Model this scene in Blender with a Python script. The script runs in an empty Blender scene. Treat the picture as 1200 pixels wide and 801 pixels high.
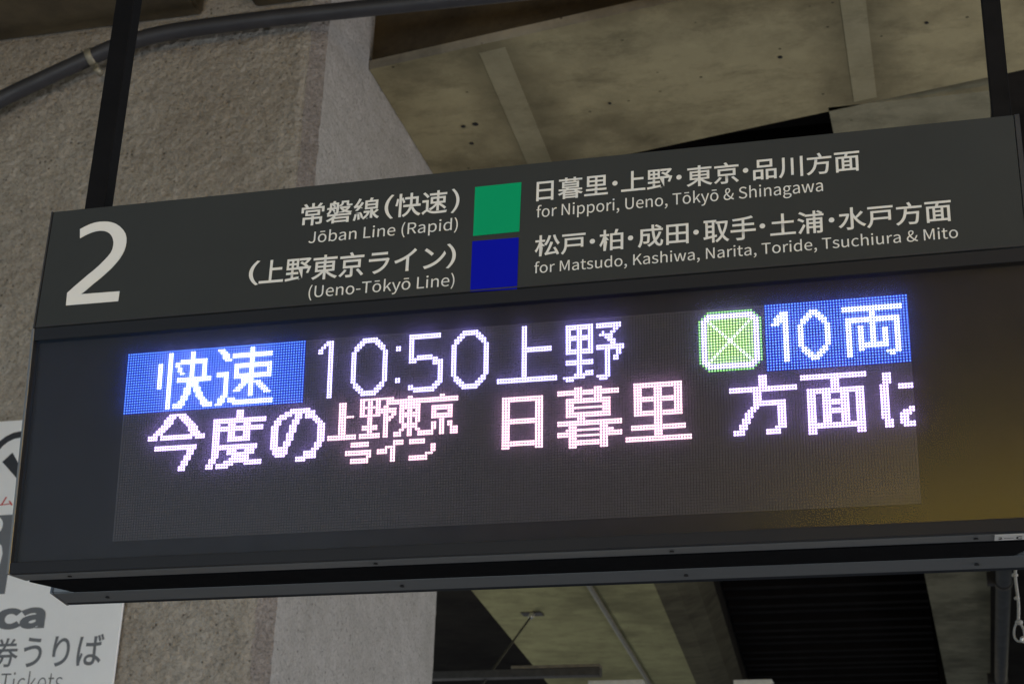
import bpy, bmesh, math, random
from mathutils import Matrix, Vector
R_ = math.radians
S = bpy.context.scene
COL = S.collection

# ---------------------------------------------------------------- camera
cam_data = bpy.data.cameras.new('camera')
cam = bpy.data.objects.new('camera', cam_data)
COL.objects.link(cam)
cam_data.sensor_width = 36.0
cam_data.lens = 36.0 * 1957.81 / 1200.0
cam_data.clip_start = 0.05
cam_data.clip_end = 300
cam_rows = [[0.966866, 0.253198, 0.032579], [-0.071727, 0.391914, -0.917202], [-0.245002, 0.884474, 0.397089]]
M = Matrix(((cam_rows[0][0], -cam_rows[1][0], -cam_rows[2][0], 1.18212),
            (cam_rows[0][1], -cam_rows[1][1], -cam_rows[2][1], -2.09949),
            (cam_rows[0][2], -cam_rows[1][2], -cam_rows[2][2], -0.96808),
            (0, 0, 0, 1)))
cam.matrix_world = M
cam_data.dof.use_dof = True
cam_data.dof.focus_distance = 2.45
cam_data.dof.aperture_fstop = 17.0
S.camera = cam

# ---------------------------------------------------------------- world and lamps
S.view_settings.view_transform = 'Standard'
S.view_settings.look = 'None'
S.view_settings.exposure = 0.0
S.view_settings.gamma = 1.0
w = bpy.data.worlds.new('World')
S.world = w
w.use_nodes = True
nt = w.node_tree
bgn = nt.nodes['Background']
sky = nt.nodes.new('ShaderNodeTexSky')
sky.sky_type = 'NISHITA'
sky.sun_disc = False
sky.sun_elevation = R_(52)
sky.sun_rotation = R_(0)
sky.air_density = 1.2
sky.dust_density = 0.6
nt.links.new(sky.outputs[0], bgn.inputs[0])
bgn.inputs[1].default_value = 0.12
S.cycles.max_bounces = 8
S.cycles.diffuse_bounces = 4
S.cycles.glossy_bounces = 3
S.cycles.transparent_max_bounces = 12
S.cycles.sample_clamp_indirect = 4.0
S.cycles.adaptive_threshold = 0.005
S.cycles.adaptive_min_samples = 64

def area(name, loc, target, sx, sy, power, color):
    d = bpy.data.lights.new(name, 'AREA')
    d.shape = 'RECTANGLE'; d.size = sx; d.size_y = sy
    d.energy = power; d.color = color
    o = bpy.data.objects.new(name, d); COL.objects.link(o)
    o.location = loc
    o.rotation_euler = (Vector(target) - Vector(loc)).to_track_quat('-Z', 'Y').to_euler()
    return o
area('overhead_fill', (2.0, -3.5, 3.3), (0.3, 0.5, -0.3), 0.4, 5.0, 50, (1.0, 1.0, 0.98))  # unseen fill lamp added overhead to brighten the sign front
area('side_fill', (8.5, 2.6, -1.4), (-1.5, 4.8, 0.3), 2.5, 1.8, 370, (1.0, 0.98, 1.0))  # unseen area lamp added on the right as fill for the pier flank
area('low_front_fill', (-2.5, -6.5, -2.2), (-2.0, 4.0, 0.6), 6.0, 1.2, 255, (0.78, 0.90, 1.0))  # added fill near the floor for pier and poster, clear of the cover's reflection
area('far_girder_fill', (-7.5, 16.0, -0.5), (-2.2, 16.0, 3.6), 5.0, 2.0, 80, (1.0, 1.0, 0.93))  # unseen fill lamp added to brighten the far girder underside

# ---------------------------------------------------------------- helpers
def tag(o, label=None, cat=None, group=None, kind=None):
    if label: o['label'] = label
    if cat: o['category'] = cat
    if group: o['group'] = group
    if kind: o['kind'] = kind
    return o

def empty(name, loc, label, cat, group=None):
    o = bpy.data.objects.new(name, None); COL.objects.link(o)
    o.empty_display_size = 0.1
    o.location = loc
    bpy.context.view_layer.update()
    return tag(o, label, cat, group)

def link_mesh(name, me, mat, parent=None, keep_world=True):
    o = bpy.data.objects.new(name, me); COL.objects.link(o)
    if mat is not None:
        for m_ in (mat if isinstance(mat, (list, tuple)) else [mat]):
            me.materials.append(m_)
    if parent is not None:
        o.parent = parent
        p = parent
        T = Matrix.Identity(4)
        chain = []
        while p is not None:
            chain.append(p); p = p.parent
        for q in reversed(chain):
            T = T @ q.matrix_basis
        o.matrix_basis = T.inverted()       # meshes are written in world metres
    return o

def mesh_pydata(name, vs, fs, mat, parent=None, smooth=False):
    me = bpy.data.meshes.new(name)
    me.from_pydata(vs, [], fs)
    me.update()
    if smooth:
        me.polygons.foreach_set('use_smooth', [True] * len(me.polygons))
    return link_mesh(name, me, mat, parent)

def from_bm(name, bm, mat, parent=None, smooth=False):
    me = bpy.data.meshes.new(name)
    bmesh.ops.recalc_face_normals(bm, faces=bm.faces)
    bm.to_mesh(me); bm.free()
    if smooth:
        me.polygons.foreach_set('use_smooth', [True] * len(me.polygons))
    return link_mesh(name, me, mat, parent)

def bm_box(bm, x0, x1, y0, y1, z0, z1, bev=0.0, xf=None):
    r = bmesh.ops.create_cube(bm, size=1.0)
    vs = r['verts']
    for v in vs:
        v.co = Vector(((x0 + x1) / 2 + v.co.x * (x1 - x0), (y0 + y1) / 2 + v.co.y * (y1 - y0), (z0 + z1) / 2 + v.co.z * (z1 - z0)))
    out = list(vs)
    if bev > 0:
        es = list({e for v in vs for e in v.link_edges})
        g = bmesh.ops.bevel(bm, geom=es, offset=bev, segments=2, affect='EDGES', profile=0.5)
        out = list({v for f in g['faces'] for v in f.verts} | {v for v in vs if v.is_valid})
    if xf is not None:
        for v in out: v.co = xf @ v.co
    return out

def box(name, x0, x1, y0, y1, z0, z1, mat, parent=None, bev=0.0, xf=None):
    bm = bmesh.new()
    bm_box(bm, x0, x1, y0, y1, z0, z1, bev, None)
    if xf is not None:
        for v in bm.verts: v.co = xf @ v.co
    return from_bm(name, bm, mat, parent)

def prism(name, plan, z0, z1, mat, parent=None, sub=0, bev=0.0):
    """vertical prism over a plan polygon (list of x, y)"""
    bm = bmesh.new()
    a = [bm.verts.new((x, y, z0)) for x, y in plan]
    b = [bm.verts.new((x, y, z1)) for x, y in plan]
    n = len(plan)
    bm.faces.new(a[::-1]); bm.faces.new(b)
    for i in range(n):
        bm.faces.new((a[i], a[(i + 1) % n], b[(i + 1) % n], b[i]))
    if bev > 0:
        bmesh.ops.bevel(bm, geom=list(bm.edges), offset=bev, segments=2, affect='EDGES')
    return from_bm(name, bm, mat, parent)

def bm_tube(bm, pts, r, n=14, caps=True):
    """tube through points, parallel transported rings"""
    P = [Vector(p) for p in pts]
    up = Vector((0, 0, 1))
    rings = []
    prev = None
    for i, p in enumerate(P):
        t = (P[min(i + 1, len(P) - 1)] - P[max(i - 1, 0)]).normalized()
        if prev is None:
            a = t.cross(up)
            if a.length < 1e-3: a = t.cross(Vector((1, 0, 0)))
        else:
            a = prev - t * prev.dot(t)
        a.normalize(); prev = a
        b = t.cross(a)
        rr = r[i] if isinstance(r, (list, tuple)) else r
        rings.append([bm.verts.new(p + (a * math.cos(2 * math.pi * k / n) + b * math.sin(2 * math.pi * k / n)) * rr) for k in range(n)])
    for i in range(len(rings) - 1):
        for k in range(n):
            bm.faces.new((rings[i][k], rings[i][(k + 1) % n], rings[i + 1][(k + 1) % n], rings[i + 1][k]))
    if caps:
        bm.faces.new(rings[0][::-1]); bm.faces.new(rings[-1])

def tube(name, pts, r, mat, parent=None, n=14):
    bm = bmesh.new(); bm_tube(bm, pts, r, n)
    return from_bm(name, bm, mat, parent, smooth=True)

def smooth_path(pts, k=6):
    out = []
    P = [Vector(p) for p in pts]
    for i in range(len(P) - 1):
        p0, p1, p2, p3 = P[max(i - 1, 0)], P[i], P[i + 1], P[min(i + 2, len(P) - 1)]
        for j in range(k):
            t = j / k
            out.append(0.5 * ((2 * p1) + (p2 - p0) * t + (2 * p0 - 5 * p1 + 4 * p2 - p3) * t * t + (3 * p1 - p0 - 3 * p2 + p3) * t ** 3))
    out.append(P[-1])
    return out

# ---------------------------------------------------------------- materials
class NT:
    def __init__(self, name):
        self.m = bpy.data.materials.new(name); self.m.use_nodes = True
        self.t = self.m.node_tree; self.n = self.t.nodes; self.l = self.t.links
        self.b = self.n['Principled BSDF']; self.out = self.n['Material Output']
        self.co = self.n.new('ShaderNodeTexCoord').outputs['Object']
    def noise(self, scale, detail=6, rough=0.6, stretch=None, dist=0.0):
        nd = self.n.new('ShaderNodeTexNoise'); nd.inputs['Scale'].default_value = scale
        nd.inputs['Detail'].default_value = detail; nd.inputs['Roughness'].default_value = rough
        nd.inputs['Distortion'].default_value = dist
        self.l.new(self.map(stretch), nd.inputs['Vector'])
        return nd.outputs['Fac']
    def map(self, stretch=None, off=None):
        if stretch is None and off is None: return self.co
        mp = self.n.new('ShaderNodeMapping')
        if stretch: mp.inputs['Scale'].default_value = stretch
        if off: mp.inputs['Location'].default_value = off
        self.l.new(self.co, mp.inputs['Vector'])
        return mp.outputs[0]
    def voro(self, scale, stretch=None, feature='F1'):
        nd = self.n.new('ShaderNodeTexVoronoi'); nd.inputs['Scale'].default_value = scale
        nd.feature = feature
        self.l.new(self.map(stretch), nd.inputs['Vector'])
        return nd.outputs['Distance']
    def ramp(self, fac, stops):
        r = self.n.new('ShaderNodeValToRGB')
        els = r.color_ramp.elements
        while len(els) < len(stops): els.new(0.5)
        for e, (p, c) in zip(els, stops):
            e.position = p
            e.color = (c, c, c, 1) if isinstance(c, (int, float)) else (*c, 1)
        self.l.new(fac, r.inputs[0])
        return r.outputs[0]
    def mix(self, a, b, fac, mode='MIX'):
        m_ = self.n.new('ShaderNodeMix'); m_.data_type = 'RGBA'; m_.blend_type = mode
        for s_, v in ((m_.inputs[0], fac), (m_.inputs[6], a), (m_.inputs[7], b)):
            if isinstance(v, (int, float)): s_.default_value = v if s_ == m_.inputs[0] else (v, v, v, 1)
            elif isinstance(v, tuple): s_.default_value = (*v, 1)
            else: self.l.new(v, s_)
        return m_.outputs[2]
    def math(self, op, a, b=0.0):
        m_ = self.n.new('ShaderNodeMath'); m_.operation = op
        for s_, v in ((m_.inputs[0], a), (m_.inputs[1], b)):
            if isinstance(v, (int, float)): s_.default_value = v
            else: self.l.new(v, s_)
        return m_.outputs[0]
    def bump(self, h, strength, dist):
        b = self.n.new('ShaderNodeBump'); b.inputs['Strength'].default_value = strength
        b.inputs['Distance'].default_value = dist
        self.l.new(h, b.inputs['Height'])
        prev = self.b.inputs['Normal'].links
        if prev: self.l.new(prev[0].from_socket, b.inputs['Normal'])
        self.l.new(b.outputs[0], self.b.inputs['Normal'])
    def set(self, col=None, rough=None, metal=None, spec=None):
        if col is not None:
            if isinstance(col, tuple): self.b.inputs['Base Color'].default_value = (*col, 1)
            else: self.l.new(col, self.b.inputs['Base Color'])
        if rough is not None:
            if isinstance(rough, (int, float)): self.b.inputs['Roughness'].default_value = rough
            else: self.l.new(rough, self.b.inputs['Roughness'])
        if metal is not None: self.b.inputs['Metallic'].default_value = metal
        if spec is not None: self.b.inputs['Specular IOR Level'].default_value = spec
        return self.m

def painted(name, col, rough=0.45, var=0.12, metal=0.0, bump=0.0, scale=14.0, spec=0.5):
    k = NT(name)
    f = k.noise(scale, 6, 0.65)
    c = k.mix(tuple(v * (1 - var) for v in col), tuple(min(1, v * (1 + var)) for v in col), k.ramp(f, [(0.3, 0.0), (0.7, 1.0)]))
    k.set(c, k.ramp(k.noise(scale * 2.3, 4), [(0.3, max(0.02, rough - 0.06)), (0.7, rough + 0.08)]), metal, spec)
    if bump: k.bump(k.noise(scale * 30, 3), bump, 0.001)
    return k.m

def rough_concrete(name, base, warm, dirt, amt=1.0, stain=None):
    """sprayed aggregate render: coarse lumps, pinholes, pale chips, dark dirt"""
    k = NT(name)
    big = k.noise(1.1, 5, 0.6)
    mid = k.noise(9.0, 6, 0.7)
    c = k.mix(base, warm, k.ramp(big, [(0.35, 0.0), (0.65, 1.0)]))
    c = k.mix(c, dirt, k.ramp(mid, [(0.35, 0.45), (0.62, 0.0)]))
    pit = k.voro(30.0)
    pitm = k.ramp(pit, [(0.08, 1.0), (0.22, 0.0)])
    sel = k.ramp(k.noise(13.0, 3), [(0.44, 0.0), (0.52, 1.0)])
    pf = k.math('MULTIPLY', pitm, sel)
    c = k.mix(c, tuple(v * 0.45 for v in dirt), k.math('MULTIPLY', pf, 0.8))
    chip = k.math('MULTIPLY', k.ramp(k.voro(70.0, (1.0, 1.0, 1.15)), [(0.08, 1.0), (0.18, 0.0)]), k.ramp(k.noise(23.0, 2), [(0.55, 0.0), (0.62, 1.0)]))
    c = k.mix(c, (0.52, 0.50, 0.46), k.math('MULTIPLY', chip, 0.6))
    grit = k.noise(62.0, 4, 0.75)
    c = k.mix(c, k.mix(c, tuple(v * 0.30 for v in dirt), 0.75), k.math('MULTIPLY', k.ramp(grit, [(0.36, 1.0), (0.50, 0.0)]), 0.6 * amt))
    c = k.mix(c, k.mix(c, (0.62, 0.60, 0.57), 0.5), k.math('MULTIPLY', k.ramp(grit, [(0.53, 0.0), (0.64, 1.0)]), 0.6 * amt))
    c = k.mix(c, dirt, k.ramp(k.noise(1.3, 5, 0.65), [(0.42, 0.0), (0.72, 0.45)]))
    if stain is not None:
        c = k.mix(c, stain, k.ramp(k.noise(1.6, 4, 0.6, (2.5, 2.5, 0.35)), [(0.5, 0.0), (0.72, 0.55)]))
    k.set(c, 0.93, 0.0, 0.2)
    k.bump(k.noise(26.0, 5, 0.7), 1.0 * amt, 0.045)
    k.bump(k.noise(95.0, 3, 0.6), 1.0 * amt, 0.010)
    k.bump(k.math('MULTIPLY', pf, -1.0), 0.9 * amt, 0.010)
    return k.m

def form_concrete(name, base, dark, streak=(1.3, 2.6, 2.6), amt=1.0, joint=None):
    """board-marked soffit concrete, yellowed, sooty streaks"""
    k = NT(name)
    c = k.mix(base, dark, k.ramp(k.noise(1.1, 7, 0.68), [(0.40, 0.0), (0.66, 0.9)]))
    c = k.mix(c, tuple(v * 0.55 for v in dark), k.ramp(k.noise(2.6, 7, 0.7, streak), [(0.50, 0.0), (0.74, 0.55)]))
    c = k.mix(c, tuple(min(1, v * 1.35) for v in base), k.ramp(k.noise(5.5, 6, 0.75), [(0.5, 0.0), (0.8, 0.5)]))
    if joint is not None:                 # grime that has crept along the formwork joints
        sx = k.n.new('ShaderNodeSeparateXYZ'); k.l.new(k.co, sx.inputs[0])
        for x0 in joint:
            dd = k.math('ADD', k.math('ABSOLUTE', k.math('SUBTRACT', sx.outputs[0], x0)), k.math('MULTIPLY', k.noise(7.0, 5, 0.7), 0.16))
            c = k.mix(c, tuple(v * 0.55 for v in dark), k.ramp(dd, [(0.13, 0.6), (0.36, 0.0)]))
    c = k.mix(c, tuple(v * 0.7 for v in dark), k.ramp(k.noise(0.55, 4, 0.7), [(0.52, 0.0), (0.72, 0.6)]))
    spots = k.math('MULTIPLY', k.ramp(k.voro(9.0), [(0.05, 1.0), (0.09, 0.0)]), k.ramp(k.noise(3.0, 2), [(0.5, 0.0), (0.56, 1.0)]))
    c = k.mix(c, (0.02, 0.018, 0.012), k.math('MULTIPLY', spots, 0.8 * amt))
    k.set(c, 0.9, 0.0, 0.2)
    k.bump(k.noise(14.0, 6, 0.7, streak), 0.5, 0.006)
    k.bump(k.noise(90.0, 3), 0.4, 0.002)
    return k.m

def emit(name, col, strength):
    k = NT(name)
    k.set(tuple(min(1, v) * 0.5 for v in col), 0.5)
    k.b.inputs['Emission Color'].default_value = (*col, 1)
    k.b.inputs['Emission Strength'].default_value = strength
    return k.m

M_floor = painted('platform_paving', (0.34, 0.33, 0.31), 0.8, 0.15, scale=3)
M_recess_shade = form_concrete('recess_shade_concrete', (0.030, 0.026, 0.022), (0.012, 0.010, 0.010))  # near-black colour stands in for the shade in the ceiling recesses
M_rib = painted('dark_rib', (0.008, 0.007, 0.007), 0.95, 0.3, spec=0.1, scale=6)  # near-black colour for the deck ribs
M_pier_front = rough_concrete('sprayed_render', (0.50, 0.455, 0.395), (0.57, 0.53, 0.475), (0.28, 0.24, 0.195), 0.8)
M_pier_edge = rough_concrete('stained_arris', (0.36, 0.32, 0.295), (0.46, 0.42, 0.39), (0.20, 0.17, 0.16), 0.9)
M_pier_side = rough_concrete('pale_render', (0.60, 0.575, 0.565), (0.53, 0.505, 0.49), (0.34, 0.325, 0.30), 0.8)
M_slab = form_concrete('brown_slab', (0.11, 0.088, 0.055), (0.05, 0.04, 0.028))
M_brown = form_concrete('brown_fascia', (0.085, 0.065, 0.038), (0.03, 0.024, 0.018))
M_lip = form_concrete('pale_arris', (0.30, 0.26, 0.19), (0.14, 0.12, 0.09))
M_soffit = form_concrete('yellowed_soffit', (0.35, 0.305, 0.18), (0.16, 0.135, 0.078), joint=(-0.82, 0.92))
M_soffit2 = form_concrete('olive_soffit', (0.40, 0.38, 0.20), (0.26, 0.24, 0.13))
M_soffit3 = form_concrete('mottled_soffit', (0.27, 0.25, 0.17), (0.13, 0.12, 0.08))
M_haunch_shade = form_concrete('haunch_shade_brown', (0.15, 0.135, 0.085), (0.07, 0.06, 0.04))  # darker brown paints the shade on the girder's sloping face
M_band = form_concrete('joint_mortar', (0.30, 0.268, 0.17), (0.19, 0.168, 0.10), amt=0.2)
M_black = painted('black_rubber', (0.012, 0.012, 0.013), 0.6)
M_matte = painted('matte_black', (0.006, 0.006, 0.007), 0.9, spec=0.05)
M_pale = painted('pale_conduit', (0.32, 0.31, 0.27), 0.6)
M_pipe = painted('dark_pipe', (0.034, 0.034, 0.040), 0.5, 0.2, scale=8)
M_pipe2 = painted('grey_pipe', (0.055, 0.06, 0.066), 0.6, 0.2, scale=5, spec=0.2)
M_clamp = painted('galvanised_clamp', (0.30, 0.28, 0.22), 0.5, 0.3, 0.4)
M_rail = painted('rail_steel', (0.07, 0.068, 0.068), 0.5, 0.25, 0.2)
M_flange = painted('rusty_flange', (0.20, 0.18, 0.14), 0.6, 0.35, 0.2, scale=9)
M_bright = painted('bright_zinc', (0.65, 0.65, 0.62), 0.3, 0.1, 0.6)
M_lampw = painted('lamp_enamel', (0.70, 0.70, 0.66), 0.4)
M_cord = painted('cotton_cord', (0.22, 0.22, 0.21), 0.9, 0.2, scale=120)
M_poster = painted('poster_white', (0.84, 0.85, 0.87), 0.35, 0.02)
M_pgrey = painted('poster_grey', (0.14, 0.146, 0.162), 0.4, 0.03)
M_pblack = painted('poster_black', (0.03, 0.03, 0.035), 0.4, 0.03)
M_pred = painted('poster_red', (0.55, 0.04, 0.04), 0.4, 0.03)
M_pole = painted('black_pole', (0.005, 0.005, 0.006), 0.6, 0.2, spec=0.1)
M_head = painted('header_charcoal', (0.031, 0.035, 0.036), 0.6, 0.09, scale=2.5, bump=0.02, spec=0.2)
M_cap = painted('cap_charcoal', (0.035, 0.036, 0.040), 0.5, 0.1, spec=0.2)
M_white = painted('lettering_white', (0.72, 0.72, 0.70), 0.5, 0.02)
M_green = painted('line_green', (0.0, 0.33, 0.14), 0.6, 0.02, spec=0.1)
M_blue = painted('line_blue', (0.0, 0.004, 0.40), 0.6, 0.02, spec=0.1)
M_cab = painted('cabinet_black', (0.02, 0.02, 0.022), 0.4)
M_cabin = painted('cabinet_grey', (0.22, 0.23, 0.24), 0.5)
M_bezel = painted('bezel_black', (0.013, 0.015, 0.020), 0.5, 0.01, scale=2, spec=0.15)
M_edge = painted('edge_alloy', (0.14, 0.145, 0.155), 0.35, 0.1, 0.5)
M_alu = painted('anodised_channel', (0.14, 0.145, 0.15), 0.5, 0.03, 0.3, scale=3)
M_board = painted('board_black', (0.012, 0.012, 0.014), 0.6, 0.05)
M_diode = painted('diode_lens', (0.115, 0.115, 0.118), 0.5, 0.08, scale=60)
M_darkwall = painted('dark_wall', (0.03, 0.03, 0.032), 0.8)
M_yellow = emit('yellow_reflection_glow', (1.0, 0.56, 0.02), 10.0)  # added glow, there to give the amber reflection in the cover

def cover_material():
    """smoked acrylic: mostly clear, violet scatter standing in for lens bloom, Fresnel gloss"""
    k = NT('smoked_cover')
    k.n.remove(k.b)
    tr = k.n.new('ShaderNodeBsdfTransparent'); tr.inputs[0].default_value = (0.80, 0.80, 0.82, 1)
    df = k.n.new('ShaderNodeBsdfTranslucent'); df.inputs[0].default_value = (0.62, 0.56, 1.0, 1)  # violet tint imitates the bloom around lit diodes
    gl = k.n.new('ShaderNodeBsdfGlossy'); gl.inputs['Roughness'].default_value = 0.20; gl.inputs[0].default_value = (0.72, 0.86, 1.0, 1)
    fr = k.n.new('ShaderNodeFresnel'); fr.inputs[0].default_value = 1.49
    m1 = k.n.new('ShaderNodeMixShader'); m1.inputs[0].default_value = 0.13
    k.l.new(tr.outputs[0], m1.inputs[1]); k.l.new(df.outputs[0], m1.inputs[2])
    m2 = k.n.new('ShaderNodeMixShader')
    k.l.new(k.math('MULTIPLY', fr.outputs[0], 0.36), m2.inputs[0]); k.l.new(m1.outputs[0], m2.inputs[1]); k.l.new(gl.outputs[0], m2.inputs[2])
    k.l.new(m2.outputs[0], k.out.inputs[0])
    return k.m
M_cover = cover_material()
def clear_material():
    k = NT('cover_core'); k.n.remove(k.b)
    tr = k.n.new('ShaderNodeBsdfTransparent'); tr.inputs[0].default_value = (0.97, 0.97, 0.97, 1)
    k.l.new(tr.outputs[0], k.out.inputs[0])
    return k.m
M_clear = clear_material()

M_LED = {
    'cross': (emit('led_pale_green', (0.85, 1.0, 0.95), 4.5), None),
    'cool': (emit('led_cool_white', (0.52, 0.46, 1.0), 6.0), None),
    'blue_white': (emit('led_white_on_blue', (0.50, 0.60, 1.0), 7.0), None),
    'violet': (emit('led_violet_white', (0.68, 0.50, 1.0), 5.6), None),
    'pink': (emit('led_pink_white', (1.0, 0.58, 0.72), 4.2), None),
    'blue': (emit('led_blue_core', (0.19, 0.50, 1.0), 2.9), emit('led_blue_package', (0.0, 0.02, 1.0), 1.5)),
    'green': (emit('led_green_core', (0.70, 1.0, 0.45), 2.6), emit('led_green_package', (0.36, 0.85, 0.14), 1.1)),
    'green_ring': (emit('led_ring_core', (0.55, 1.0, 0.36), 1.8), emit('led_ring_package', (0.10, 0.7, 0.03), 0.7)),
}


GLYPHS = [  # (column, row, bit rows) of each lit character on the 288 x 72 diode grid
    ('blue_white', 13, 1, 23, (393984, 393984, 393984, 409592, 6750200, 6734616, 6710040, 6710040, 6697752, 6685464, 6717438, 6717438, 6686656, 6686656, 397024, 397024, 396912, 400496, 400440, 407580, 456735, 454671)),
    ('blue_white', 37, 1, 23, (7340800, 3670784, 1966078, 1966078, 918272, 768, 65534, 65534, 49926, 8176390, 8191998, 851966, 794368, 794592, 801648, 815928, 844572, 787214, 1835776, 3899392, 3932159, 7405567)),
    ('cool', 77, 1, 6, (7, 15, 27, 51, 51, 3, 3, 3, 3, 3, 3, 3, 3, 3, 3, 3, 3, 3, 3, 3, 3, 3)),
    ('cool', 90, 1, 14, (1008, 2040, 3612, 7182, 6150, 12291, 12291, 12291, 12291, 12291, 12291, 12291, 12291, 12291, 12291, 12291, 12291, 6150, 7182, 3612, 2040, 1008)),
    ('cool', 107, 5, 2, (3, 3, 0, 0, 0, 0, 0, 0, 0, 0, 0, 0, 3, 3)),
    ('cool', 112, 1, 13, (8190, 8190, 6144, 6144, 6144, 6144, 6144, 6144, 7152, 8188, 7183, 15, 3, 3, 3, 3, 3, 3, 7, 6158, 8188, 2040)),
    ('cool', 128, 1, 14, (1008, 2040, 3612, 7182, 6150, 12291, 12291, 12291, 12291, 12291, 12291, 12291, 12291, 12291, 12291, 12291, 12291, 6150, 7182, 3612, 2040, 1008)),
    ('cool', 145, 1, 22, (6144, 6144, 6144, 6144, 6144, 6144, 6144, 6144, 8188, 8188, 6144, 6144, 6144, 6144, 6144, 6144, 6144, 6144, 6144, 4194303, 4194303)),
    ('cool', 169, 2, 22, (2096126, 2096126, 1677324, 1677464, 2095600, 2095216, 1677368, 1677336, 1678335, 2096127, 2095206, 98406, 98412, 2095212, 2095200, 98400, 98400, 112736, 260192, 4178912, 1835456)),
    ('blue_white', 242, 3, 6, (7, 15, 31, 31, 59, 3, 3, 3, 3, 3, 3, 3, 3, 3, 3, 3, 3, 3)),
    ('blue_white', 251, 3, 11, (112, 248, 476, 910, 774, 1539, 1539, 1539, 1539, 1539, 1539, 1539, 1539, 774, 910, 476, 248, 112)),
    ('blue_white', 266, 3, 20, (1048575, 1048575, 1536, 1536, 524286, 524286, 394758, 419334, 419430, 419430, 419430, 419430, 419430, 425958, 425958, 417798, 393278, 393240)),
    ('violet', 11, 25, 23, (32512, 63360, 123840, 123360, 246000, 491640, 983160, 1966140, 8126463, 8126447, 0, 0, 1048568, 1048568, 112, 112, 224, 224, 448, 448, 896, 896)),
    ('violet', 35, 25, 23, (3584, 3584, 3584, 2097151, 2097151, 1864128, 2097150, 2097150, 1864128, 1864128, 1867712, 1867712, 1835008, 2097144, 2097144, 1865968, 1867760, 1843136, 3686336, 3735550, 7860478, 7847936)),
    ('violet', 60, 26, 21, (16320, 65520, 257776, 495352, 924700, 924686, 1849351, 1849351, 1849351, 1863687, 1863687, 1863687, 1892359, 1892366, 2080782, 1032220, 1032440, 491768, 2040, 1920)),
    ('pink', 82, 25, 11, (112, 112, 112, 112, 112, 126, 112, 112, 112, 112, 112, 112, 2047, 2047)),
    ('pink', 94, 24, 14, (16382, 14031, 14031, 16344, 14079, 14079, 16347, 1566, 1564, 1560, 8088, 8088, 1560, 16344, 16344)),
    ('pink', 107, 24, 12, (96, 2047, 2047, 1020, 1020, 876, 1020, 1020, 876, 876, 504, 504, 876, 3687, 3687)),
    ('pink', 119, 24, 12, (96, 4095, 4095, 0, 1020, 1020, 780, 1020, 1020, 96, 876, 876, 871, 3687, 3687)),
    ('pink', 89, 40, 10, (254, 254, 0, 1023, 1023, 3, 254, 254)),
    ('pink', 101, 40, 10, (15, 15, 120, 984, 984, 24, 24, 24)),
    ('pink', 113, 40, 10, (1008, 1008, 3, 3, 3, 14, 1016, 1016)),
    ('pink', 147, 27, 15, (32767, 32767, 28679, 28679, 28679, 28679, 28679, 28679, 32767, 32767, 28679, 28679, 28679, 28679, 28679, 28679, 32767, 32767, 28679)),
    ('pink', 167, 25, 23, (115584, 8388606, 8388606, 115584, 1048560, 1048560, 917616, 1048560, 917616, 1048560, 1048560, 57344, 8388607, 8388607, 458976, 1048568, 8323327, 8388607, 458976, 524256, 524256, 458976)),
    ('pink', 191, 25, 23, (1048568, 1048568, 924728, 924728, 924728, 1048568, 1048568, 924728, 924728, 924728, 1048568, 1048568, 7168, 7168, 7168, 2097148, 2097148, 7168, 7168, 8388607, 8388607)),
    ('violet', 227, 25, 23, (7168, 7168, 7168, 7168, 8388607, 8388607, 28672, 28672, 28672, 32752, 32752, 57456, 114800, 229488, 229488, 458864, 458864, 917616, 917744, 3934144, 3934144)),
    ('violet', 251, 26, 22, (4194303, 4194303, 3584, 3584, 3584, 1048574, 1048574, 946638, 946638, 950222, 950222, 946638, 950222, 950222, 946638, 946638, 946638, 1048574, 1048574, 917518, 917518)),
    ('violet', 277, 27, 11, (896, 896, 896, 896, 1823, 1823, 1792, 1792, 1792, 1792, 1792, 1792, 1795, 1807, 1822, 1820, 924, 927, 911)),
]
HEADER_TEXT = [  # words, fit, left, right, bottom, top in metres on the board
    ('常磐線', 'box', 0.2599, 0.3862, 0.1921, 0.2305),
    ('(', 'box', 0.3943, 0.4086, 0.1907, 0.2316),
    ('快速', 'box', 0.4110, 0.4931, 0.1916, 0.2315),
    (')', 'box', 0.4990, 0.5118, 0.1903, 0.2315),
    ('Jōban Line (Rapid)', 'cap', 0.2755, 0.5112, 0.1623, 0.1808),
    ('(', 'box', 0.1834, 0.2001, 0.0991, 0.1404),
    ('上野東京ライン', 'box', 0.2007, 0.4953, 0.0990, 0.1404),
    (')', 'box', 0.4962, 0.5106, 0.0994, 0.1399),
    ('(Ueno-Tōkyō Line)', 'cap', 0.2834, 0.5104, 0.0708, 0.0894),
    ('日暮里', 'box', 0.6299, 0.7372, 0.1963, 0.2315),
    ('上野', 'box', 0.7569, 0.8320, 0.1971, 0.2317),
    ('東京', 'box', 0.8525, 0.9278, 0.1963, 0.2307),
    ('品川方面', 'box', 0.9482, 1.0976, 0.1964, 0.2315),
    ('for Nippori, Ueno, Tōkyō & Shinagawa', 'cap', 0.6309, 1.0452, 0.1699, 0.1882),
    ('松戸', 'box', 0.6301, 0.7051, 0.1056, 0.1401),
    ('柏', 'box', 0.7257, 0.7606, 0.1058, 0.1394),
    ('成田', 'box', 0.7817, 0.8548, 0.1057, 0.1410),
    ('取手', 'box', 0.8758, 0.9497, 0.1038, 0.1414),
    ('土浦', 'box', 0.9698, 1.0442, 0.1051, 0.1404),
    ('水戸方面', 'box', 1.0640, 1.2162, 0.1052, 0.1405),
    ('for Matsudo, Kashiwa, Narita, Toride, Tsuchiura & Mito', 'cap', 0.6302, 1.2223, 0.0795, 0.0962),
]
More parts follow.
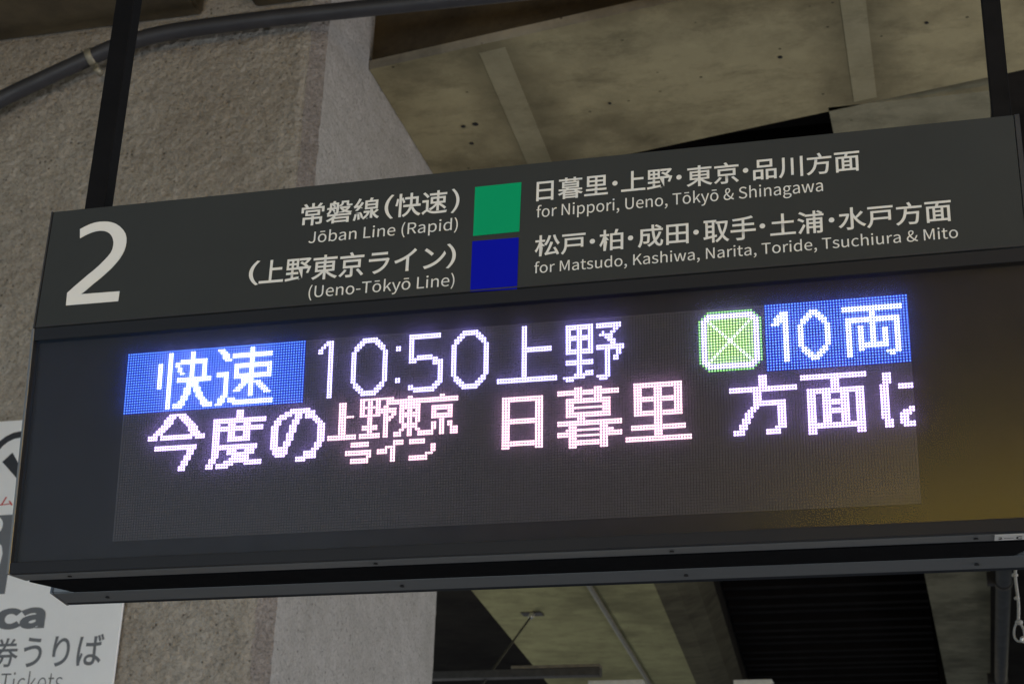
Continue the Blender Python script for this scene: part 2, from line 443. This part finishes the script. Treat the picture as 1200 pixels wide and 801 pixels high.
HEADER_DOTS = [(0.7477, 0.2143), (0.8417, 0.2140), (0.9376, 0.2146), (0.7153, 0.1229), (0.7711, 0.1229), (0.8654, 0.1229), (0.9591, 0.1234), (1.0548, 0.1232)]
DIGIT_TWO = [(-0.1159, 0.2249), (-0.1082, 0.2287), (-0.0998, 0.2320), (-0.0911, 0.2342), (-0.0823, 0.2348), (-0.0748, 0.2344), (-0.0679, 0.2334), (-0.0602, 0.2311), (-0.0535, 0.2281), (-0.0461, 0.2228), (-0.0397, 0.2165), (-0.0346, 0.2093), (-0.0317, 0.2015), (-0.0307, 0.1939), (-0.0311, 0.1865), (-0.0323, 0.1791), (-0.0347, 0.1727), (-0.0385, 0.1652), (-0.0437, 0.1579), (-0.0503, 0.1500), (-0.0580, 0.1426), (-0.0677, 0.1339), (-0.0776, 0.1260), (-0.0873, 0.1173), (-0.0965, 0.1097), (-0.0307, 0.1090), (-0.0309, 0.0920), (-0.1203, 0.0923), (-0.1214, 0.1140), (-0.1111, 0.1238), (-0.1007, 0.1328), (-0.0909, 0.1416), (-0.0810, 0.1495), (-0.0726, 0.1573), (-0.0649, 0.1655), (-0.0596, 0.1717), (-0.0556, 0.1776), (-0.0535, 0.1838), (-0.0530, 0.1904), (-0.0534, 0.1961), (-0.0553, 0.2019), (-0.0583, 0.2075), (-0.0627, 0.2124), (-0.0676, 0.2155), (-0.0731, 0.2176), (-0.0799, 0.2186), (-0.0873, 0.2182), (-0.0945, 0.2167), (-0.1044, 0.2131), (-0.1134, 0.2083)]
GREEN_SQUARE = [(0.5353, 0.2307), (0.6066, 0.2313), (0.6059, 0.1495), (0.5356, 0.1490)]
BLUE_SQUARE = [(0.5350, 0.1403), (0.6053, 0.1398), (0.6054, 0.0565), (0.5353, 0.0582)]
# ================================================================ large structure
def quad_mat(o, fn):
    for p in o.data.polygons:
        p.material_index = fn(p.normal, p.center)

plat = box('platform', -14, 14, -16, 40, -2.9, -2.6, M_floor); tag(plat, kind='structure')
ceil = box('ceiling', -9, 9, -7.5, 30, 4.7, 5.0, M_recess_shade); tag(ceil, kind='structure')

# the broad pier on the left, rendered in sprayed aggregate
pier = empty('concrete_pier', (-4, 5, -2.6), 'massive rough sprayed concrete pier behind the sign, sooty brown front and pale right flank', 'pier')
rp_ = random.Random(5)
bm = bmesh.new()
prev = None; z = -2.6
while True:
    ja, jb, jc = (rp_.uniform(-0.005, 0.005) for _ in range(3))
    je = rp_.uniform(-0.006, 0.006)
    if rp_.random() < 0.06: ja -= 0.010
    cur = [bm.verts.new((x, y, z)) for x, y in [(-7, 4.0), (-1.535 + ja, 4.0), (-1.468 + jb * 0.5, 4.05 + jc), (-1.468, 6.15 + je), (-7, 6.15)]]
    if prev is not None:
        for i in range(5): bm.faces.new((prev[i], prev[(i + 1) % 5], cur[(i + 1) % 5], cur[i]))
    else: bm.faces.new(cur[::-1])
    prev = cur
    if z >= 4.7: break
    z = min(4.7, z + (0.5 if z < -0.2 else 0.045))
bm.faces.new(prev)
pr = from_bm('pier_shaft', bm, [M_pier_front, M_pier_edge, M_pier_side], pier)
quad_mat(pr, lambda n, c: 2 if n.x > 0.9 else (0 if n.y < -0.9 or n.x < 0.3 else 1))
# the lumpy sprayed coat on the front, real relief of a few millimetres
from mathutils import noise as mn
def coat():
    x0, x1, z0, z1, st = -3.36, -1.540, -0.12, 3.595, 0.0085
    nx, nz = int((x1 - x0) / st), int((z1 - z0) / st)
    vs, fs = [], []
    for j in range(nz + 1):
        z = z0 + (z1 - z0) * j / nz
        for i in range(nx + 1):
            x = x0 + (x1 - x0) * i / nx
            e = min(i, nx - i, j, nz - j)
            if e == 0: y = 4.002
            else:
                a_ = mn.noise(Vector((x * 34, z * 34, 1.7)))
                b_ = mn.noise(Vector((x * 75, z * 70, 9.1)))
                c_ = mn.noise(Vector((x * 7, z * 7, 4.2)))
                pit = mn.noise(Vector((x * 24, z * 27, 20.5)))
                h = 0.0055 + 0.0042 * a_ + 0.0030 * b_ + 0.0025 * c_
                if pit > 0.42: h -= 0.012 * (pit - 0.42) / 0.3
                y = 4.0 - max(-0.001, h) * min(1.0, e / 3)
            vs.append((x, y, z))
    w_ = nx + 1
    for j in range(nz):
        for i in range(nx):
            a_ = j * w_ + i
            fs.append((a_, a_ + 1, a_ + w_ + 1, a_ + w_))
    return mesh_pydata('sprayed_coat', vs, fs, M_pier_front, pier, smooth=True)
coat()

# slab running over the viewer, its soffit seen in the top left corner
slab = prism('ceiling_slab', [(-9, 1.8), (-2.10, 1.8), (-2.10, 4.0), (-9, 4.0)], 3.6, 4.0, M_slab, None, bev=0.015)
tag(slab, 'dark concrete slab meeting the top of the rough pier in the upper left corner', 'slab')
corb = box('concrete_corbel', -1.83, -1.50, 3.80, 3.998, 3.60, 3.72, M_slab, None, bev=0.02)
tag(corb, 'small brown concrete corbel at the head of the pier above the black pipe', 'corbel')

# cross beam with a yellowed board-marked underside
def beamline(x, a, b): return a + b * x
beam = empty('cross_beam', (0, 4.8, 3.589), 'wide yellowed concrete cross beam above the sign, board-marked underside with grey joint bands', 'beam')
FA, FB = 4.36, -0.163
RA, RB = 5.612, -0.209
plan = [(-1.466, FA + FB * -1.466), (8, FA + FB * 8), (8, RA + RB * 8), (-1.466, RA + RB * -1.466)]
cz = 0.045
bm = bmesh.new()
def ring(off, z):
    q = [(-1.466, FA + FB * -1.466 + off), (8, FA + FB * 8 + off), (8, RA + RB * 8), (-1.466, RA + RB * -1.466)]
    return [bm.verts.new((x, y, z)) for x, y in q]
r0 = ring(0.0, 3.589); r1 = ring(-0.012, 3.589 + cz); r2 = ring(0.03, 3.589 + cz + 0.002); r3 = ring(0.03, 4.7)
bm.faces.new(r0[::-1])
for a_, b_ in ((r0, r1), (r1, r2), (r2, r3)):
    for i in range(4): bm.faces.new((a_[i], a_[(i + 1) % 4], b_[(i + 1) % 4], b_[i]))
bm.faces.new(r3)
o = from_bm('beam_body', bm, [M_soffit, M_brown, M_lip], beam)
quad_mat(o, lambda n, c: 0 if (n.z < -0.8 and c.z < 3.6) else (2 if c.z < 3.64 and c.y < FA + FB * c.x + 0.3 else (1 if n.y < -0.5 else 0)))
def band(name, x0, x1, skew, lab):
    v = []
    for x, f in ((x0, 0), (x1, 0), (x1, 1), (x0, 1)):
        if f == 0: v.append((x, FA + FB * x + 0.06))
        else:
            x_ = x + skew; v.append((x_, RA + RB * x_ - 0.04))
    return tag(prism(name, v, 3.5865, 3.590, M_band, beam, bev=0.001), lab)
band('joint_band', -0.885, -0.745, -0.04, 'grey mortar joint band nearer the pier')
band('joint_band', 0.868, 0.985, 0.0, 'grey mortar joint band further right')
for x, y, r in ((-1.086, 5.21, 0.017), (-1.155, 5.22, 0.013), (-1.16, 5.40, 0.012), (0.55, 4.9, 0.012), (-0.35, 5.15, 0.009), (1.25, 4.75, 0.010)):
    bm = bmesh.new()
    bmesh.ops.create_cone(bm, cap_ends=True, segments=14, radius1=r, radius2=r * 0.7, depth=0.006, matrix=Matrix.Translation((x, y, 3.588)))
    from_bm('tie_hole', bm, M_black, beam)

# girders running away from the viewer
def girder(name, lab, l0, l1, ls, r0_, r1_, rs, y0, y1, mats, lift=0.0, hw=0.0):
    """soffit between two skewed lines, with a sloping haunch on the right"""
    g = empty(name, ((l0 + r0_) / 2, y0, 3.589), lab, 'girder', 'girders running under the deck')
    def L(y): return l0 + ls * (y - l1)
    def Rr(y): return r0_ + rs * (y - r1_)
    bm = bmesh.new()
    secs = []
    N = 14
    for i in range(N + 1):
        y = y0 + (y1 - y0) * i / N
        sec = [(L(y), 4.69), (L(y), 3.589), (Rr(y) - hw, 3.589)]
        if hw > 0:
            sec += [(Rr(y) - hw * 0.6, 3.61), (Rr(y) - hw * 0.25, 3.68), (Rr(y), 3.80)]
        sec += [(Rr(y) + 0.02, 4.69)]
        secs.append([bm.verts.new((x, y, z)) for x, z in sec])
    for i in range(N):
        for j in range(len(secs[0]) - 1):
            bm.faces.new((secs[i][j], secs[i + 1][j], secs[i + 1][j + 1], secs[i][j + 1]))
    bm.faces.new(secs[0]); bm.faces.new(secs[-1][::-1])
    o = from_bm('girder_body', bm, mats, g)
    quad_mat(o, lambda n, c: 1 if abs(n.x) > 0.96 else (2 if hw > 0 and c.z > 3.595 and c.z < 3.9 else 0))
    return g
gA = girder('concrete_girder', 'yellowish concrete girder seen below the sign with pale conduit along its underside', -3.70, 14.18, -0.0615, -1.22, 14.27, -0.066, 6.0, 28, [M_soffit2, M_recess_shade, M_haunch_shade], hw=0.55)
gB = girder('concrete_girder', 'mottled grey concrete girder at lower right beside the drain pipe', 0.92, 14.57, 0.02, 1.54, 15.3, 0.0, 5.42, 28, [M_soffit3, M_recess_shade])
cp = [(-2.43 - 0.05 * (y - 14.2) , y, 3.575) for y in (6.2, 9, 12, 14.2, 16, 18, 20, 24)]
tag(tube('conduit', cp, 0.028, M_pale, None, 8), 'thin pale conduit clipped along the underside of the yellowish girder', 'conduit')

deck = empty('ribbed_deck', (0, 12, 4.2), 'black ribbed deck recess between the two girders at lower right', 'deck')
box('deck_sheet', -3.0, 0.90, 5.8, 28, 4.30, 4.35, M_recess_shade, deck)
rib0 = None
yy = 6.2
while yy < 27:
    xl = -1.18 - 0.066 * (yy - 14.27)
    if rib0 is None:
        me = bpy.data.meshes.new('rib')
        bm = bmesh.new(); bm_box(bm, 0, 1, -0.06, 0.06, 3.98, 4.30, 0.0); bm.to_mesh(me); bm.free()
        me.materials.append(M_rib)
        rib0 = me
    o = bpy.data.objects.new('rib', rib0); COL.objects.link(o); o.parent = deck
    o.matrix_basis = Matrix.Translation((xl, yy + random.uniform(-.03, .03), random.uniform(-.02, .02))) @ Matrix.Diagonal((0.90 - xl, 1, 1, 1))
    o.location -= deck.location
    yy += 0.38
# ================================================================ pipes, cords and rails
pp = smooth_path([(-3.75, 3.88, 2.86), (-3.35, 3.88, 3.03), (-3.05, 3.88, 3.176), (-2.837, 3.88, 3.263), (-2.603, 3.88, 3.352), (-2.44, 3.88, 3.405), (-2.195, 3.88, 3.440), (-1.75, 3.88, 3.445), (-1.34, 3.88, 3.437), (-0.53, 3.88, 3.415), (1.2, 3.88, 3.37)], 6)
pipe = empty('drain_pipe', (-2.6, 3.88, 3.35), 'thick dark grey pipe bending across the head of the pier', 'pipe')
tube('pipe_run', pp, 0.039, M_pipe, pipe, 20)
def clamp_ring(parent, c, d, r, wdt, mat, name='clamp'):
    c = Vector(c); d = Vector(d).normalized()
    return tube(name, [c - d * wdt, c - d * wdt * 0.8, c + d * wdt * 0.8, c + d * wdt], [r * 0.97, r, r, r * 0.97], mat, parent, 20)
d = (Vector((-2.44, 0, 3.405)) - Vector((-2.75, 0, 3.296)))
clamp_ring(pipe, (-2.595, 3.88, 3.354), d, 0.045, 0.016, M_clamp)
bm = bmesh.new()
bm_tube(bm, [(-2.565, 3.885, 3.318), (-2.55, 3.885, 3.283)], 0.009, 8)
bm_tube(bm, [(-2.555, 3.87, 3.280), (-2.55, 3.915, 3.278)], 0.017, 10)
from_bm('clamp_bolt', bm, M_clamp, pipe, True)

vp = empty('ceiling_pipe', (1.68, 12, 3.5), 'thick grey pipe running away beside the mottled girder at lower right', 'pipe')
tube('pipe_run', [(1.655, 9.0, 3.50), (1.655, 28, 3.50)], 0.075, M_pipe2, vp, 18)
for y in (10.4, 14.35, 18.9, 23.0):
    clamp_ring(vp, (1.655, y, 3.50), (0, 1, 0), 0.092, 0.03, M_black)
    box('clamp_bracket', 1.50, 1.60, y - 0.04, y + 0.04, 3.46, 3.60, M_black, vp, bev=0.006)

rail = empty('service_rail', (-3.2, 14, 2.65), 'dark steel service rail hanging low below the yellowish girder', 'rail')
box('rail_body', -5.6, -2.245, 13.94, 14.06, 2.588, 2.665, M_rail, rail, bev=0.006)
box('top_flange', -3.15, -2.245, 13.93, 14.07, 2.667, 2.698, M_flange, rail, bev=0.004)
brace = empty('brace_rod', (-3.284, 15.29, 3.589), 'thin diagonal brace rod fixed by a bright anchor to the yellowish girder', 'rod')
tube('rod', [(-3.284, 15.26, 3.56), (-3.462, 14.0, 2.534), (-3.52, 13.6, 2.21)], 0.011, M_rail, brace, 8)
tube('anchor', [(-3.30, 15.20, 3.50), (-3.29, 15.25, 3.545), (-3.284, 15.28, 3.575)], [0.02, 0.034, 0.028], M_bright, brace, 10)
box('anchor_plate', -3.42, -3.19, 15.25, 15.41, 3.575, 3.588, M_rail, brace, bev=0.004)
lamp0 = None
for i, (x0, x1, z, lab) in enumerate(((-2.36, -1.81, 2.51, 'white batten lamp just below the free end of the dark service rail'), (-0.93, -0.56, 2.485, 'white batten lamp in front of the foot of the black ribbed deck'))):
    L_ = empty('batten_lamp', ((x0 + x1) / 2, 14, z), lab, 'lamp', 'unlit batten lamps under the deck')
    box('lamp_body', x0, x1, 13.93, 14.07, z - 0.04, z + 0.022, M_lampw, L_, bev=0.006)
    tube('lamp_tube', [(x0 + 0.03, 14, z - 0.062), (x1 - 0.03, 14, z - 0.062)], 0.016, M_lampw, L_, 10)

cord = empty('pull_cord', (1.345, 2.5, 0.4), 'knotted pale pull cord with a loop hanging at the lower right edge', 'cord')
cpz = [(1.352, 2.5, 0.62), (1.351, 2.5, 0.36), (1.346, 2.5, 0.29), (1.348, 2.5, 0.22), (1.343, 2.5, 0.165)]
tube('cord_run', smooth_path(cpz, 4), 0.0042, M_cord, cord, 8)
tube('cord_sleeve', [(1.350, 2.5, 0.40), (1.349, 2.5, 0.315)], 0.008, M_cord, cord, 10)
for z, r in ((0.296, 0.0085), (0.232, 0.0075), (0.166, 0.010)):
    bm = bmesh.new(); bmesh.ops.create_icosphere(bm, subdivisions=2, radius=r, matrix=Matrix.Translation((1.345, 2.5, z)) @ Matrix.Diagonal((1.1, 1, 0.8, 1)))
    from_bm('knot', bm, M_cord, cord, True)
lp = [(1.343 + 0.013 * math.sin(a) * (1 - 0.25 * math.cos(a)), 2.5, 0.140 + 0.026 * math.cos(a)) for a in [2 * math.pi * i / 20 for i in range(21)]]
tube('cord_loop', lp, 0.0032, M_cord, cord, 8)
bm = bmesh.new(); bmesh.ops.create_icosphere(bm, subdivisions=2, radius=0.0095, matrix=Matrix.Translation((1.352, 2.495, 0.118)))
from_bm('cord_bead', bm, M_bright, cord, True)

# ================================================================ lettering helper
FONT = None
try:
    import os
    fp = os.path.join(bpy.utils.resource_path('LOCAL'), 'datafiles', 'fonts', 'Noto Sans CJK Regular.woff2')
    if os.path.exists(fp): FONT = bpy.data.fonts.load(fp)
except Exception:
    FONT = None
def text_mesh(s, bold=0.0, shear=0.0, latin=False):
    c = bpy.data.curves.new('lettering', 'FONT'); c.body = s
    if FONT is not None and latin: c.font = FONT
    c.size = 1.0; c.offset = bold; c.resolution_u = 6; c.shear = shear
    o = bpy.data.objects.new('tmp_lettering', c); COL.objects.link(o)
    bpy.context.view_layer.update()
    me = bpy.data.meshes.new_from_object(o.evaluated_get(bpy.context.evaluated_depsgraph_get()))
    bpy.data.objects.remove(o); bpy.data.curves.remove(c)
    me.materials.clear()
    return me
def bounds(me):
    xs = [v.co.x for v in me.vertices]; ys = [v.co.y for v in me.vertices]
    return min(xs), max(xs), min(ys), max(ys)
_ref = {}
def cap_ref():
    if 'c' not in _ref: _ref['c'] = bounds(text_mesh('H', 0, 0, True))
    return _ref['c']
def lettering(s, fit, x0, x1, z0, z1, y, mat, parent, bold=0.0, shear=0.0, label=None):
    lat = all(ord(ch) < 0x250 for ch in s)
    me = text_mesh(s, bold, shear, lat)
    b = bounds(me)
    sx = (x1 - x0) / (b[1] - b[0])
    if fit == 'cap':
        cr = cap_ref(); sz = (z1 - z0) / (cr[3] - cr[2]); zb = z0 - sz * cr[2]
    else:
        sz = (z1 - z0) / (b[3] - b[2]); zb = z0 - sz * b[2]
    for v in me.vertices:
        v.co = Vector((x0 + (v.co.x - b[0]) * sx, y, zb + v.co.y * sz))
    me.name = 'lettering'
    o = link_mesh('lettering', me, mat, parent)
    if label: o['label'] = label
    return o
def polygon_plate(name, pts, y, t, mat, parent):
    """thin plate facing the viewer, outline given in x, z"""
    bm = bmesh.new()
    a = [bm.verts.new((x, y - t, z)) for x, z in pts]
    f = bm.faces.new(a)
    r = bmesh.ops.extrude_face_region(bm, geom=[f])
    for v in [g for g in r['geom'] if isinstance(g, bmesh.types.BMVert)]: v.co.y = y
    bmesh.ops.triangulate(bm, faces=[q for q in bm.faces if len(q.verts) > 4])
    return from_bm(name, bm, mat, parent)
def stroke(pts, w):
    """outline of a bent stroke of constant width"""
    P = [Vector(p) for p in pts]; Lf, Rt = [], []
    for i, p in enumerate(P):
        t = (P[min(i + 1, len(P) - 1)] - P[max(i - 1, 0)]).normalized()
        n = Vector((-t.y, t.x)) * w / 2
        Lf.append(p + n); Rt.append(p - n)
    return [tuple(v) for v in Lf + Rt[::-1]]

# ================================================================ ticket poster on the pier
post = empty('ticket_poster', (-2.45, 3.97, 0.9), 'white ticket counter poster with grey lettering at the lower left of the pier', 'poster')
PY = 3.965
box('poster_board', -3.6, -2.110, PY, PY + 0.012, -0.45, 1.556, M_poster, post, bev=0.002)
box('grey_band', -3.58, -2.662, PY - 0.0012, PY - 0.0002, 0.775, 1.122, M_pgrey, post)
lettering('Suica', 'box', -3.02, -2.455, 0.622, 0.742, PY - 0.001, M_pgrey, post, bold=0.018, label='bold grey word')
lettering('券', 'box', -2.672, -2.556, 0.464, 0.586, PY - 0.001, M_pgrey, post, bold=0.010)
lettering('乗車', 'box', -2.94, -2.69, 0.464, 0.586, PY - 0.001, M_pgrey, post, bold=0.010)
lettering('うりば', 'box', -2.533, -2.172, 0.462, 0.592, PY - 0.001, M_pgrey, post, bold=0.012)
lettering('Tickets', 'cap', -2.618, -2.335, 0.357, 0.440, PY - 0.001, M_pgrey, post, bold=-0.004)
# pictogram of the ticket gate: rounded outline, arrow, and the person symbol on the band
arc = [(-2.76 - 0.0, 1.17)] 
arc = [(-2.833, 1.20), (-2.833, 1.36)] + [(-2.705 - 0.128 * math.cos(a), 1.36 + 0.128 * math.sin(a)) for a in [R_(v) for v in (15, 30, 45, 60, 75, 90)]] + [(-2.60, 1.488)]
polygon_plate('ticket_outline', stroke(arc, 0.030), PY - 0.0004, 0.0008, M_pblack, post)
polygon_plate('arrow', [(-2.775, 1.365), (-2.732, 1.405), (-2.655, 1.300), (-2.655, 1.250)], PY - 0.0004, 0.0008, M_pblack, post)
lettering('チャージ ム', 'box', -3.10, -2.690, 1.160, 1.205, PY - 0.001, M_pred, post, bold=0.004)
body = [(-2.99, 0.83), (-2.99, 0.98), (-2.95, 1.02), (-2.76, 1.02), (-2.712, 0.985), (-2.702, 0.95), (-2.715, 0.828), (-2.745, 0.828), (-2.745, 0.92), (-2.80, 0.92), (-2.80, 0.83)]
polygon_plate('person_symbol', body, PY - 0.0015, 0.0008, M_poster, post)
bm = bmesh.new(); bmesh.ops.create_circle(bm, cap_ends=True, segments=28, radius=0.043, matrix=Matrix.Translation((-2.765, PY - 0.0018, 1.075)) @ Matrix.Rotation(R_(90), 4, 'X'))
from_bm('person_head', bm, M_poster, post)

# ================================================================ the hanging sign
sign = empty('hanging_sign', (0.57, 0.108, 0.26), 'black hanging platform sign with white lettering over a lit departure display', 'sign')
def part_empty(name, parent, loc=(0, 0, 0)):
    return None
for x in (-0.171, 1.2855):
    px = x if x < 0 else x
    bm = bmesh.new()
    bm_box(bm, px, px + (0.036 if x < 0 else 0.027), 0.092, 0.120, 0.262, 4.7, 0.0015)
    tag(from_bm('hanger_pole', bm, M_pole, sign), 'black square hanger pole over the large numeral' if x < 0 else 'black square hanger pole at the right end')

head = box('header_board', -0.1685, 1.3095, 0.0, 0.216, 0.0585, 0.2615, M_head, sign, bev=0.0008)
for x0, x1 in ((-0.1722, -0.1692), (1.3102, 1.3170)):
    box('end_cap', x0, x1, -0.001, 0.217, 0.0580, 0.2620, M_cap, head, bev=0.0006)
box('bottom_trim', -0.1680, 1.3090, -0.0012, 0.0035, 0.0590, 0.0612, M_cap, head)
for s, fit, x0, x1, z0, z1 in HEADER_TEXT:
    lat = all(ord(ch) < 0x250 for ch in s)
    lettering(s, fit, x0, x1, z0, z1, -0.0007, M_white, head, bold=(0.0 if lat else 0.011))
polygon_plate('numeral', DIGIT_TWO, -0.0002, 0.0007, M_white, head)
polygon_plate('green_square', GREEN_SQUARE, -0.0002, 0.0007, M_green, head)
polygon_plate('blue_square', BLUE_SQUARE, -0.0002, 0.0007, M_blue, head)
for i, (x, z) in enumerate(HEADER_DOTS):
    bm = bmesh.new(); bmesh.ops.create_circle(bm, cap_ends=True, segments=20, radius=0.0039, matrix=Matrix.Translation((x, -0.0007, z)) @ Matrix.Rotation(R_(90), 4, 'X'))
    from_bm('middle_dot', bm, M_white, head)

# --- display cabinets: the front one leans 5.3 degrees towards the platform, the rear one mirrors it
T1 = Matrix.Rotation(0.0925, 4, 'X')
T2 = Matrix.Translation((0, 0.216, 0)) @ Matrix.Diagonal((1, -1, 1, 1)) @ T1
def cabinet(T, front):
    CX0, CX1 = -0.1625, 1.3110
    body_ = box('display_cabinet', CX0 + 0.001, CX1 - 0.001, 0.004, 0.0405, -0.3278, 0.0495, M_cab if front else M_cabin, sign, xf=T, bev=0.0008)
    tag(body_, 'front display cabinet facing the viewer' if front else 'rear display cabinet facing away')
    # bezel bars
    box('top_bezel', CX0 + 0.0055, CX1 - 0.0055, -0.013, 0.0035, 0.0306, 0.0500, M_bezel, body_, xf=T, bev=0.0006)
    box('bottom_bezel', CX0 + 0.0055, CX1 - 0.0055, -0.013, 0.0035, -0.3300, -0.3130, M_bezel, body_, xf=T, bev=0.0006)
    for x0, x1, b_ in ((CX0, CX0 + 0.0050, 1), (CX1 - 0.0050, CX1, 1)):
        box('end_plate', x0, x1, -0.0135, 0.042, -0.3306, 0.0505, M_edge, body_, xf=T, bev=0.0009)
    # aluminium channel under the cabinet
    box('bottom_channel', CX0 + 0.0055, CX1 - 0.0055, -0.0020, 0.0400, -0.3304, -0.3284, M_alu, body_, xf=T, bev=0.0003)
    for x in (-0.076, 0.40, 0.82, 1.2145):
        bm = bmesh.new()
        bmesh.ops.create_cone(bm, cap_ends=True, segments=14, radius1=0.0036, radius2=0.0026, depth=0.0016, matrix=Matrix.Translation((x, 0.018, -0.3313)))
        for v in bm.verts: v.co = T @ v.co
        from_bm('screw', bm, M_black, body_)
    return body_
front = cabinet(T1, True)
rear = cabinet(T2, False)
# black sheet standing in for shade between the cabinets, cut back at both ends
prism('gap_shade_plate', [(-0.158, 0.075), (1.303, 0.075), (1.262, 0.140), (-0.118, 0.140)], -0.3262, -0.3235, M_matte, sign)
# sticker on the channel
st = box('sticker', 1.2375, 1.300, -0.002, 0.034, -0.3315, -0.3309, M_white, front, xf=T1)
def under_text(s, x0, x1, y0, y1, parent):
    me = text_mesh(s, 0.02, 0, True); b = bounds(me)
    for v in me.vertices:
        u = x0 + (v.co.x - b[0]) / (b[1] - b[0]) * (x1 - x0); t = y1 - (v.co.y - b[2]) / (b[3] - b[2]) * (y1 - y0)
        v.co = T1 @ Vector((u, t, -0.3317))
    link_mesh('lettering', me, M_black, parent)
under_text('2', 1.242, 1.247, 0.012, 0.028, st)
under_text('C', 1.264, 1.272, 0.010, 0.030, st)
bm = bmesh.new(); bm_box(bm, 1.249, 1.261, 0.0192, 0.0208, -0.3318, -0.33165)
for v in bm.verts: v.co = T1 @ v.co
from_bm('printed_line', bm, M_black, st)

# clear smoked cover in front of the diodes
bm = bmesh.new(); bm_box(bm, -0.1525, 1.3045, -0.0120, -0.0096, -0.3124, 0.0302)
for v in bm.verts: v.co = T1 @ v.co
cov = from_bm('display_cover', bm, [M_cover, M_clear], front)
nn = (T1 @ Vector((0, -1, 0))).normalized()
quad_mat(cov, lambda n, c: 0 if n.dot(nn) > 0.9 else 1)
box('backing_board', -0.1560, 1.3050, 0.0018, 0.0038, -0.3270, 0.0500, M_board, front, xf=T1)

# --- diodes: 288 x 72 at 4 mm
P_ = 0.004
lit = {}
for gi, (kind, c0, r0g, wd, rows) in enumerate(GLYPHS):
    for j, hx_ in enumerate(rows):
        v = hx_
        for i in range(wd):
            if v >> (wd - 1 - i) & 1: lit[(c0 + i, r0g + j)] = (kind, gi)
for r in range(22):                       # green octagon with white ring and cross
    q = min(r, 21 - r); ins = max(0, 3 - q)
    for c in range(ins, 22 - ins):
        e = min(c - ins, 21 - ins - c)
        d = min(q, e, (min(c, 21 - c) + q) - 3 if (min(c, 21 - c) + q) < 8 else 99)
        kind = 'green_ring' if d <= 0 else ('cool' if d <= 2 else 'green')
        if kind == 'green' and (abs(c - r) < 1 or abs(c - (21 - r)) < 1 ): kind = 'cross'
        lit[(217 + c, 1 + r)] = (kind, 'icon')
for c0, c1 in ((0, 71), (240, 287)):
    for c in range(c0, c1 + 1):
        for r in range(24):
            if (c, r) not in lit: lit[(c, r)] = ('blue', 'block%d' % c0)

def diode_mesh(name, cells, top_m, parent, label=None, half=0.00152, lens=0.0, kind='stuff', n=4):
    """one small raised package per diode (frustum), optional bright lens on top"""
    vs, fs, mi = [], [], []
    k2 = math.sqrt(2) if n == 4 else 1.0
    ring_ = [(math.cos(2 * math.pi * (k + 0.5) / n) * k2, math.sin(2 * math.pi * (k + 0.5) / n) * k2) for k in range(n)]
    for (c, r) in cells:
        x = c * P_; z = -r * P_
        b = len(vs)
        for hh, y in ((half * 1.08, 0.0017), (half, 0.0)):
            for ca, sa in ring_:
                vs.append((x + ca * hh, y, z + sa * hh))
        fs.append(tuple(b + n + k for k in range(n))); mi.append(0)
        for k in range(n):
            fs.append((b + k, b + (k + 1) % n, b + n + (k + 1) % n, b + n + k)); mi.append(1)
        if lens > 0:
            b = len(vs)
            for k in range(6):
                a_ = math.pi / 3 * k
                vs.append((x + lens * math.cos(a_), -0.0005, z + lens * math.sin(a_)))
            fs.append(tuple(range(b, b + 6))); mi.append(2)
    me = bpy.data.meshes.new(name)
    me.from_pydata([tuple(T1 @ Vector(v)) for v in vs], [], fs)
    for m_ in top_m: me.materials.append(m_)
    me.polygons.foreach_set('material_index', mi)
    me.update()
    o = link_mesh(name, me, None, parent)
    return tag(o, label, kind=kind)

unlit = [(c, r) for c in range(288) for r in range(72) if (c, r) not in lit]
diode_mesh('unlit_diodes', unlit, [M_diode, M_diode], front)
groups = {}
for k, (kind, gi) in lit.items(): groups.setdefault((str(gi), kind), []).append(k)
NAMES = {'blue_white': 'lit_character', 'cool': 'lit_character', 'violet': 'lit_character', 'pink': 'lit_character',
         'blue': 'blue_block', 'green': 'green_field', 'green_ring': 'green_ring'}
LENS = {'blue': 0.0009, 'green': 0.0011, 'green_ring': 0.0011}
for (gi, kind), cells in groups.items():
    nm = {'cool': 'white_ring', 'cross': 'white_cross'}.get(kind, NAMES.get(kind)) if gi == 'icon' else NAMES[kind]
    core, pk = M_LED[kind]
    if kind in LENS:
        diode_mesh(nm, cells, [pk, M_diode, core], front, half=(0.00182 if 'green' in kind else 0.00166), lens=LENS[kind], n=8)
    else:
        diode_mesh(nm, cells, [core, M_diode], front, half=0.00176, n=8)

# ================================================================ unseen wall and glowing box, added behind the viewer for the cover's reflections
bw = box('reflection_wall', -2.6, 10, -9.8, -9.5, -2.6, 4.7, M_darkwall); tag(bw, 'dark wall added behind the viewer to darken the cover reflection', 'wall')
ys = empty('reflection_box', (1.7, -9.3, 0.1), 'glowing yellow box added behind the viewer for the amber cover reflection', 'light box')
box('reflection_box_case', 0.35, 3.3, -9.48, -9.30, -0.75, 1.15, M_pole, ys, bev=0.01)
box('reflection_box_face', 0.40, 3.25, -9.298, -9.285, -0.70, 1.10, M_yellow, ys)
